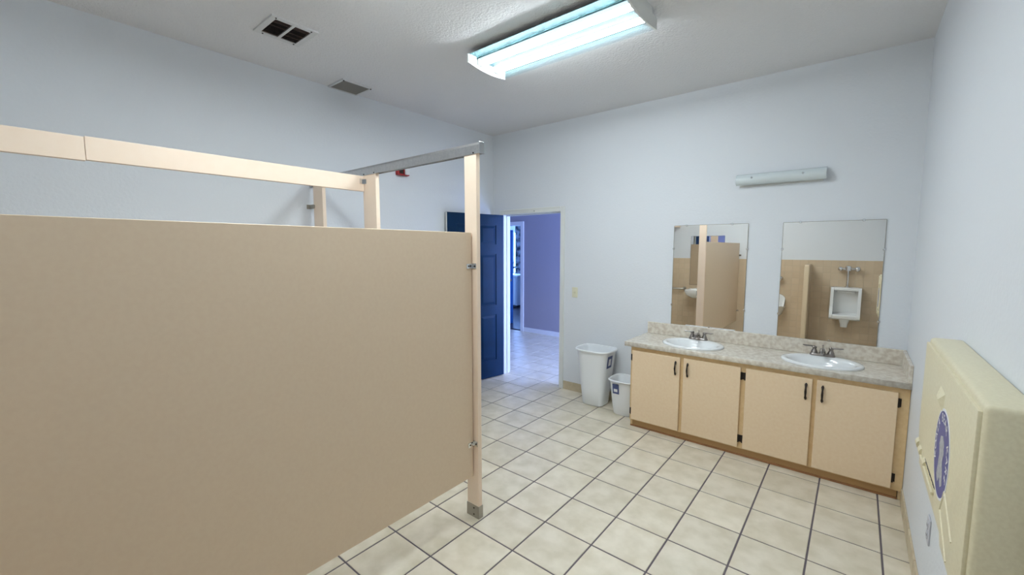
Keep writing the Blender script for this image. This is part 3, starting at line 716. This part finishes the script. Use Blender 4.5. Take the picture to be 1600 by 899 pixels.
bin_('trash_bin', 'tall white plastic trash bin standing against the wall by the doorway', -2.075, 3.935, 0.118, 0.105, 0.186, 0.142, 0.60, 0.02, lab_big)
def lab_small(r):
    y = lambda z: 3.865 - (0.085 + (0.125 - 0.085) * (z / 0.36)) - 0.012 * (z / 0.36) - 0.0055
    def quad(z0, z1, x0, x1, o, t): return [[(x0, y(z0) - o, z0), (x1, y(z0) - o, z0), (x1, y(z0) - o + t, z0), (x0, y(z0) - o + t, z0)], [(x0, y(z1) - o, z1), (x1, y(z1) - o, z1), (x1, y(z1) - o + t, z1), (x0, y(z1) - o + t, z1)]]
    p = MB().loft(quad(0.225, 0.325, -1.785, -1.72, 0.001, 0.003)).build('label', STICK, r)
    MB().loft(quad(0.245, 0.275, -1.772, -1.735, 0.002, 0.0015)).build('label_print', STICKW, p)
    MB().box(-1.79, -1.70, 3.865 - 0.158, 3.865 - 0.146, 0.343, 0.356, 0.003).build('grip', GREYP, r)
bin_('waste_basket', 'small white waste basket squeezed between tall bin and vanity', -1.712, 3.865, 0.098, 0.085, 0.132, 0.125, 0.36, 0.012, lab_small)

# ------------------------------------------------------------------ baby changing station
CY0, CY1, CHZ0, CHZ1 = 1.285, 2.165, 0.832, 1.322
FX = 0.221           # front face of the folded panel
cs = thing('baby_changing_station', 'cream plastic fold-down baby changing station on the right wall', 'changing station', (XR, 1.72, CHZ0))
MB().box(FX + 0.004, XR - 0.0005, CY0, CY1, CHZ0, CHZ1, 0.012, 3).build('housing', CREAM, cs, smooth=40)
# front panel with a stepped lower edge
out = [(CY0 + 0.016, CHZ1 - 0.018), (CY1 - 0.004, CHZ1 - 0.018), (CY1 - 0.004, 0.99), (CY1 - 0.03, 0.925), (CY1 - 0.13, 0.91), (CY1 - 0.14, 0.885), (CY1 - 0.2, 0.885), (CY1 - 0.21, 0.91),
       (1.72, 0.905), (1.70, 0.875), (1.58, 0.875), (1.56, 0.845), (CY0 + 0.016, 0.845)]
MB().prism(out, 0, FX - 0.004, FX + 0.012, 0.003).build('front_panel', CREAM, cs, smooth=35)
FP = FX - 0.004
for y in (2.135, 2.055, 1.94):
    MB().cyl((FX + 0.008, y - 0.02, 0.922), (FX + 0.008, y + 0.02, 0.922), 0.020, seg=18).build('hinge_knuckle', CREAM, cs, smooth=40)
MB().box(FP - 0.007, FP, 1.72, 2.02, 0.912, 0.922, 0.002).build('ledge', CREAM, cs)
# wedge-shaped pull near the top edge
w_ = MB(); w_._add([(FP + 0.0005, 1.775, 1.238), (FP + 0.0005, 1.69, 1.232), (FP + 0.0005, 1.70, 1.172), (FP - 0.012, 1.735, 1.214), (FP - 0.012, 1.712, 1.208)], [(0, 1, 4, 3), (1, 2, 4), (0, 3, 2), (3, 4, 2), (0, 2, 1)])
w_.build('pull', CREAM, cs)
for (ya, za, yb, zb) in ((1.56, 1.0, 1.42, 0.935), (1.60, 0.93, 1.46, 0.86), (1.56, 1.0, 1.60, 0.93)):
    d = Vector((0, yb - ya, zb - za)).normalized(); nn = Vector((0, -d.z, d.y)) * 0.003
    m = MB(); m.loft([[(x, yy_ + nn.y * q_, zz_ + nn.z * q_) for x, q_ in ((FP, -1), (FP - 0.0025, -0.3), (FP - 0.0025, 0.3), (FP, 1))] for yy_, zz_ in ((ya, za), (yb, zb))])
    m.build('moulded_ridge', CREAM, cs)
# oval emblem
EY, EZ, EA, EB = 1.655, 1.068, 0.115, 0.121
def oval(a, b, x0, x1, n=40): return [[(x, EY + a * math.cos(2 * PI * i / n), EZ + b * math.sin(2 * PI * i / n)) for i in range(n)] for x in (x0, x1)]
em = MB().loft(oval(EA + 0.007, EB + 0.007, FP + 0.0002, FP - 0.0012)).build('emblem', LOGOW, cs, label='oval blue and white emblem')
MB().loft(oval(EA, EB, FP - 0.0010, FP - 0.0016)).build('emblem_field', LOGOB, em)
blob = [(0.010, 0.055), (0.034, 0.040), (0.040, 0.012), (0.028, -0.012), (0.044, -0.040), (0.052, -0.072), (0.030, -0.086), (0.008, -0.066), (-0.016, -0.090), (-0.040, -0.074), (-0.030, -0.040), (-0.022, -0.008), (-0.036, 0.018), (-0.022, 0.046)]
MB().prism([(EY - u, EZ + v) for u, v in blob], 0, FP - 0.0020, FP - 0.0015).build('emblem_patch', LOGOG, em)
def letters(txt, placef, name, m, parent, size):
    bm = bmesh.new()
    for k, c in enumerate(txt):
        if c == ' ': continue
        fc = bpy.data.curves.new('t', 'FONT'); fc.body = c; fc.size = size; fc.align_x = 'CENTER'; fc.align_y = 'CENTER'; fc.offset = 0.0006
        ob = bpy.data.objects.new('t', fc); col.objects.link(ob); bpy.context.view_layer.update()
        me = bpy.data.meshes.new_from_object(ob.evaluated_get(bpy.context.evaluated_depsgraph_get()))
        me.transform(placef(k)); bm.from_mesh(me)
        bpy.data.objects.remove(ob); bpy.data.curves.remove(fc); bpy.data.meshes.remove(me)
    b = MB(); b.bm.free(); b.bm = bm
    return b.build(name, m, parent)
TXT = 'KOALA BEAR KARE'
def pl(k):
    a = math.radians(200 - 222 * k / (len(TXT) - 1))         # clockwise round the oval as the viewer sees it
    ra, rb = EA - 0.020, EB - 0.020
    y = EY - ra * math.cos(a); z = EZ + rb * math.sin(a)
    R = Matrix(((0, 0, -1), (-1, 0, 0), (0, 1, 0))).to_4x4()  # text x -> -Y, text y -> Z, normal -> -X
    return Matrix.Translation((FP - 0.0021, y, z)) @ R @ Matrix.Rotation(a - PI / 2, 4, 'Z')
letters(TXT, pl, 'emblem_lettering', LOGOW, em, 0.036)
pr = MB()
yy = 1.94
while yy > 1.72:
    l = random.uniform(0.006, 0.014); pr.box(FP - 0.0006, FP + 0.0002, yy - l, yy, 0.932 + random.uniform(0, 0.004), 0.941); yy -= l + 0.005
pr.build('small_print', BLACKP, cs)

# ------------------------------------------------------------------ front wall fittings (seen in the mirrors)
WY = YF + 0.0095
def flush_valve(cx, zt, zb, label):
    r = thing('flush_valve', label, 'flush valve', (cx, WY, zb), 'chrome urinal flush valves')
    y = WY + 0.07
    b = MB().cyl((cx, y, zb), (cx, y, zt), 0.017, seg=14).lathe((cx, y, zb), [(0.036, 0), (0.03, 0.012), (0.016, 0.02)], seg=16)
    b.cyl((cx, y, zt - 0.03), (cx, y, zt + 0.035), 0.044, 0.04, seg=18).ball((cx, y, zt + 0.035), 0.04, sz=0.5)
    b.build('body', CHROME, r, smooth=45)
    st = MB().cyl((cx + 0.03, y, zt), (cx + 0.1, y, zt), 0.021, seg=14).ball((cx + 0.118, y, zt), 0.041); st.build('stop', CHROME, r, smooth=45)
    h = MB().cyl((cx - 0.03, y, zt), (cx - 0.075, y, zt), 0.019, seg=14).ball((cx - 0.1, y, zt), 0.035); h.build('handle', CHROME, r, smooth=45)
    MB().cyl((cx + 0.118, y, zt), (cx + 0.118, WY, zt), 0.012, seg=12).build('supply_pipe', CHROME, r, smooth=45)
def urinal_square(cx, z0, z1, label):
    r = thing('urinal', label, 'urinal', (cx, WY, z0), 'white wall urinals')
    hw = 0.197
    b = MB()
    b.box(cx - hw, cx + hw, WY, WY + 0.05, z0 + 0.02, z1, 0.01)
    side = [(WY, z1), (WY + 0.20, z1), (WY + 0.215, z1 - 0.03), (WY + 0.235, z0 + 0.2), (WY + 0.30, z0 + 0.08), (WY + 0.295, z0 + 0.03), (WY + 0.25, z0), (WY, z0 + 0.02)]
    for x0, x1 in ((cx - hw, cx - hw + 0.042), (cx + hw - 0.042, cx + hw)): b.prism(side, 0, x0, x1, 0.007)
    b.box(cx - hw + 0.03, cx + hw - 0.03, WY, WY + 0.195, z1 - 0.05, z1 - 0.001, 0.008)
    b.prism([(WY + 0.02, z0 + 0.10), (WY + 0.2, z0 + 0.06), (WY + 0.27, z0 + 0.085), (WY + 0.292, z0 + 0.07), (WY + 0.285, z0 + 0.02), (WY + 0.2, z0 - 0.01), (WY + 0.02, z0 + 0.01)], 0, cx - hw + 0.03, cx + hw - 0.03, 0.006)
    b.build('body', PORC, r, smooth=40)
    MB().box(cx - 0.12, cx + 0.12, WY + 0.05, WY + 0.075, z1 - 0.1, z1 - 0.055, 0.008).build('flush_ledge', PORC, r, smooth=40)
    MB().loft([rrect(cx, WY + 0.14, 0.045, 0.05, 0.03, z0 - 0.13), rrect(cx, WY + 0.15, 0.05, 0.07, 0.035, z0 - 0.08), rrect(cx, WY + 0.16, 0.075, 0.09, 0.04, z0 + 0.01)]).build('trap', PORC, r, smooth=40)
    return r
def urinal_round(cx, z0, z1, label):
    r = thing('urinal', label, 'urinal', (cx, WY, z0), 'white wall urinals')
    N = 26
    def ring(hw, d, z, k=1.0):
        return [(cx + hw * math.cos(PI * i / N), WY + 0.002 + d * math.sin(PI * i / N) ** k, z) for i in range(N + 1)]
    H = z1 - z0
    R = [ring(0.05, 0.06, z0 - 0.1), ring(0.09, 0.14, z0), ring(0.16, 0.27, z0 + H * .15), ring(0.19, 0.34, z0 + H * .35), ring(0.2, 0.36, z0 + H * .5), ring(0.192, 0.35, z0 + H * .52), ring(0.165, 0.31, z0 + H * .47), ring(0.10, 0.18, z0 + H * .25), ring(0.04, 0.08, z0 + H * .2)]
    MB().loft(R).build('bowl', PORC, r, smooth=50)
    b = MB().prism([(cx + 0.2 * math.cos(PI * (i / 12)), z0 + H * 0.78 + H * 0.22 * math.sin(PI * i / 12)) for i in range(13)] + [(cx - 0.2, z0 + H * 0.4), (cx + 0.2, z0 + H * 0.4)], 1, WY, WY + 0.045, 0.01)
    for s in (-1, 1):
        b.prism([(WY, z1 - 0.1), (WY + 0.08, z1 - 0.12), (WY + 0.14, z0 + H * 0.6), (WY + 0.2, z0 + H * 0.5), (WY, z0 + H * 0.5)], 0, cx + s * 0.2 - (0.03 if s > 0 else 0), cx + s * 0.2 + (0.03 if s < 0 else 0), 0.008)
    b.build('back', PORC, r, smooth=40)
urinal_square(-0.115, 0.485, 1.005, 'square shouldered white urinal behind the tiled screen, seen in mirror')
flush_valve(-0.108, 1.305, 1.006, 'chrome flush valve above the square urinal, seen in mirror')
urinal_round(-1.155, 0.40, 0.845, 'lower rounded white urinal left of the screen, seen in mirror')
flush_valve(-1.155, 1.107, 0.846, 'chrome flush valve above the rounded urinal, seen in mirror')
scr = thing('urinal_screen', 'tiled screen with rounded top between the urinals, seen in mirror', 'partition', (-0.635, WY, 0))
prof = [(WY, 0), (WY + 0.5, 0)] + [(WY + 0.5 - 0.04 + 0.04 * math.cos(a), 1.375 - 0.04 + 0.04 * math.sin(a)) for a in [PI / 2 * i / 5 for i in range(6)]] + [(WY, 1.375)]
MB().prism(prof, 0, -0.668, -0.602, 0.012).build('core', mat('screen_tile', s2l(226, 206, 176), 0.25), scr, smooth=40)
for s, x in ((-1, -0.668), (1, -0.602)):
    for c in range(4):
        for r_ in range(12):
            MB().box(x, x + s * 0.003, WY + 0.012 + c * TP, WY + 0.012 + c * TP + 0.1055, 0.05 + r_ * TP, 0.05 + r_ * TP + 0.1055).build('wall_tile', WTILE, scr)
# inside the stall: mirror, wall sink, grab bar on the tiled wall
sm = thing('stall_mirror', 'small mirror above the wall sink inside the stall', 'mirror', (-2.3, WY, 0.915))
MB().box(-2.603, -1.995, WY + 0.0005, WY + 0.006, 0.915, 1.875).build('glass', MIRROR, sm)
e = MB()
for a in ((-2.611, -2.603, 0.907, 1.883), (-1.995, -1.987, 0.907, 1.883), (-2.603, -1.995, 1.875, 1.883), (-2.603, -1.995, 0.907, 0.915)): e.box(a[0], a[1], WY, WY + 0.010, a[2], a[3])
e.build('frame', CHROME, sm)
ws = thing('wall_sink', 'white wall-hung sink inside the stall, seen in mirror', 'sink', (-2.32, WY, 0.70))
cx, cy = -2.32, WY + 0.235
R = [rrect(cx, cy, 0.16, 0.14, 0.06, 0.68), rrect(cx, cy, 0.235, 0.205, 0.06, 0.74), rrect(cx, cy, 0.255, 0.232, 0.05, 0.80), rrect(cx, cy, 0.255, 0.232, 0.05, 0.835), rrect(cx, cy, 0.248, 0.225, 0.05, 0.842),
     rrect(cx, cy + 0.03, 0.205, 0.16, 0.08, 0.838), rrect(cx, cy + 0.03, 0.19, 0.145, 0.08, 0.80), rrect(cx, cy + 0.03, 0.12, 0.09, 0.06, 0.73)]
MB().loft(R).build('basin', PORC, ws, smooth=40)
MB().tube([(cx, WY + 0.06, 0.842), (cx, WY + 0.06, 0.92), (cx, WY + 0.09, 0.945), (cx, WY + 0.16, 0.93)], 0.012).build('faucet', CHROME, ws, smooth=45)
MB().tube([(cx, cy, 0.69), (cx, cy, 0.56), (cx, cy - 0.05, 0.52), (cx, WY, 0.52)], 0.018).build('drain_pipe', CHROME, ws, smooth=45)
gb = thing('grab_bar', 'steel grab bar on the tiled wall inside the stall, seen in mirror', 'grab bar', (-3.05, WY, 0.80))
MB().tube([(-3.5, WY, 0.82), (-3.5, WY + 0.05, 0.82), (-3.48, WY + 0.065, 0.82), (-2.72, WY + 0.065, 0.82), (-2.70, WY + 0.05, 0.82), (-2.70, WY, 0.82)], 0.017).build('bar', STEEL, gb, smooth=60)
for x in (-3.5, -2.70): MB().cyl((x, WY, 0.82), (x, WY + 0.006, 0.82), 0.038, seg=18).build('flange', STEEL, gb, smooth=40)
